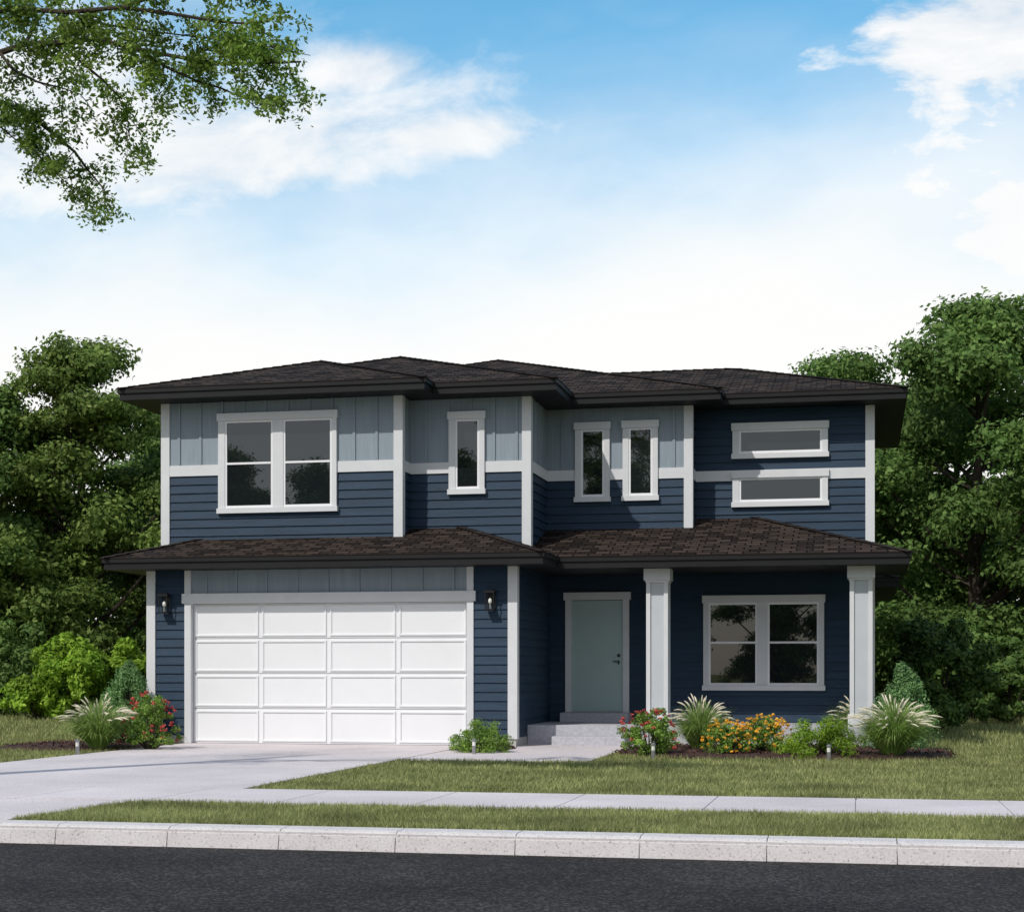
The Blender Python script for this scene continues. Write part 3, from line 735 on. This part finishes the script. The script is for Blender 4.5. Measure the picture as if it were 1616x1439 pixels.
bush(1590,1135,120,120,9000,.08,'lf_forest','round_shrub','mid green shrub at the far right frame edge below the trees',seed=23,Y=41,loose=1)
# path lights
def pathlight(px, base, label):
    x, y, m = G(px, base)
    t = empty('path_light', (x,y,0), label, 'garden light', 'path lights in the beds')
    g = MB(); g.tube([(0,0,-.02),(0,0,.14)],[.03,.03],14); g.build('post', M['steel'], t)
    g = MB(); g.tube([(0,0,.1405),(0,0,.205)],[.026,.026],14); g.build('lens', M['bulb'], t)
    g = MB(); g.tube([(0,0,.206),(0,0,.232),(0,0,.245)],[.034,.034,.02],14); g.build('cap', M['steel'], t)
pathlight(122,1192,'path light in front of the fountain grass left of the driveway')
pathlight(748,1191,'path light beside the garage, in front of the small green shrub')
pathlight(1031,1199,'path light in front of the red shrub at the porch bed')
pathlight(1308,1202,'path light in front of the wide leafy shrub at the porch bed')

# ------------------------------------------------------------------ light
AZ = math.radians(27); EL = math.radians(45)
S = Vector((-math.sin(AZ)*math.cos(EL), -math.cos(AZ)*math.cos(EL), math.sin(EL)))
ld = bpy.data.lights.new('sun','SUN'); ld.energy = 2.95; ld.angle = math.radians(.6); ld.color = (1,.955,.89)
lo = bpy.data.objects.new('sun', ld); COL.objects.link(lo); lo.rotation_euler = S.to_track_quat('Z','Y').to_euler(); lo.location = (-20,-20,40)
w = bpy.data.worlds.new('World'); scene.world = w; w.use_nodes = True; nt = w.node_tree
bg = nt.nodes['Background']; STR = .10; bg.inputs['Strength'].default_value = STR
sky = nt.nodes.new('ShaderNodeTexSky'); sky.sky_type = 'NISHITA'; sky.sun_disc = False
sky.sun_elevation = EL; sky.sun_rotation = math.atan2(S.x, S.y)
tc = nt.nodes.new('ShaderNodeTexCoord'); sp = nt.nodes.new('ShaderNodeSeparateXYZ'); L(nt, tc.outputs['Generated'], sp.inputs[0])
def mth(op, a, b=None, c=None, clamp=False):
    n = nt.nodes.new('ShaderNodeMath'); n.operation = op; n.use_clamp = clamp
    for i, v in enumerate((a,b,c)):
        if v is None: continue
        if isinstance(v,(int,float)): n.inputs[i].default_value = v
        else: L(nt, v, n.inputs[i])
    return n.outputs[0]
def rng_(v, a, b, c, d, smooth=True):
    n = nt.nodes.new('ShaderNodeMapRange'); n.interpolation_type = 'SMOOTHSTEP' if smooth else 'LINEAR'
    L(nt, v, n.inputs['Value'])
    for k_, x_ in zip(('From Min','From Max','To Min','To Max'),(a,b,c,d)): n.inputs[k_].default_value = x_
    return n.outputs[0]
def mix(f, a, b, mode='MIX'):
    n = nt.nodes.new('ShaderNodeMixRGB'); n.blend_type = mode
    for k_, v in zip(('Fac','Color1','Color2'),(f,a,b)):
        if isinstance(v,(int,float)) : n.inputs[k_].default_value = v
        elif isinstance(v,tuple): n.inputs[k_].default_value = v
        else: L(nt, v, n.inputs[k_])
    return n.outputs[0]
yy = mth('MAXIMUM', sp.outputs['Y'], .15)
p = mth('DIVIDE', sp.outputs['X'], yy); q = mth('DIVIDE', sp.outputs['Z'], yy)
cb = nt.nodes.new('ShaderNodeCombineXYZ'); L(nt,p,cb.inputs[0]); L(nt, mth('MULTIPLY',q,1.9), cb.inputs[1])
def noise(scale, det, rough=.6, off=0, dist=0):
    n = nt.nodes.new('ShaderNodeTexNoise'); n.noise_dimensions = '3D'
    mp = nt.nodes.new('ShaderNodeMapping'); mp.inputs['Location'].default_value = (off,off*.7,0); L(nt, cb.outputs[0], mp.inputs['Vector']); L(nt, mp.outputs[0], n.inputs['Vector'])
    n.inputs['Scale'].default_value = scale; n.inputs['Detail'].default_value = det; n.inputs['Roughness'].default_value = rough; n.inputs['Distortion'].default_value = dist
    return n.outputs['Fac']
def pq(px, py):
    a, b = dirxy(px); return a/b, (HZ-py)/F/b
def blob(px, py, rx, ry, wgt=1.0):
    cx_, cy_ = pq(px,py); rx_ = rx/F; ry_ = ry/F
    a = mth('DIVIDE', mth('SUBTRACT',p,cx_), rx_); b = mth('DIVIDE', mth('SUBTRACT',q,cy_), ry_)
    d = mth('ADD', mth('MULTIPLY',a,a), mth('MULTIPLY',b,b))
    return mth('MULTIPLY', mth('SUBTRACT', 1, mth('SQRT', d)), wgt)
n1 = noise(11, 10, .62, 5.2, .25); n2 = noise(3.2, 4, .55, 8.3)
soft = None
for args in ((330,245,620,150),(100,190,480,210),(560,110,150,60),(700,215,240,60)):
    bb = blob(*args); soft = bb if soft is None else mth('MAXIMUM', soft, bb)
sm = rng_(mth('ADD', soft, mth('MULTIPLY', mth('SUBTRACT', n1, .5), 1.7)), -.35, .80, 0, .95)
hard = None
for args in ((1570,40,270,190),(1620,360,210,130)):
    bb = blob(*args); hard = bb if hard is None else mth('MAXIMUM', hard, bb)
hm = rng_(mth('ADD', hard, mth('MULTIPLY', mth('SUBTRACT', n1, .5), 3.0)), -.10, .60, 0, .97)
cmask = mth('MAXIMUM', sm, hm)
hz = mth('ADD', q, mth('MULTIPLY', mth('SUBTRACT', n2, .5), .16))
hmask = rng_(hz, .20, .430, 1, 0)
veil = rng_(n2, .42, .75, 0, .32)
tot = mth('MAXIMUM', mth('MAXIMUM', cmask, hmask), veil, clamp=True)
front = rng_(sp.outputs['Y'], .0, .35, 0, 1); elev = rng_(sp.outputs['Z'], .6, .8, 1, 0)
tot = mth('MULTIPLY', mth('MULTIPLY', tot, front), elev)
skyc = mix(1, sky.outputs[0], (1.0,1.98,2.05,1), 'MULTIPLY')
skyb = mix(.50, sky.outputs[0], (7.2,7.4,7.6,1))          # white veil added to the unseen rear sky as fill light on the facade
skym = mix(front, skyb, skyc)
cc = nt.nodes.new('ShaderNodeValToRGB'); cc.color_ramp.elements[0].position = .38; cc.color_ramp.elements[1].position = .60
cc.color_ramp.elements[0].color = (.74,.81,.89,1); cc.color_ramp.elements[1].color = (1,1,1,1); L(nt, n1, cc.inputs['Fac'])
hw = mix(hmask, cc.outputs[0], (1,1,.985,1))
sc = nt.nodes.new('ShaderNodeVectorMath'); sc.operation = 'SCALE'; sc.inputs['Scale'].default_value = 1.0/STR; L(nt, hw, sc.inputs[0])
L(nt, mix(tot, skym, sc.outputs[0]), bg.inputs['Color'])
scene.view_settings.view_transform = 'Standard'; scene.view_settings.look = 'None'; scene.view_settings.exposure = 0
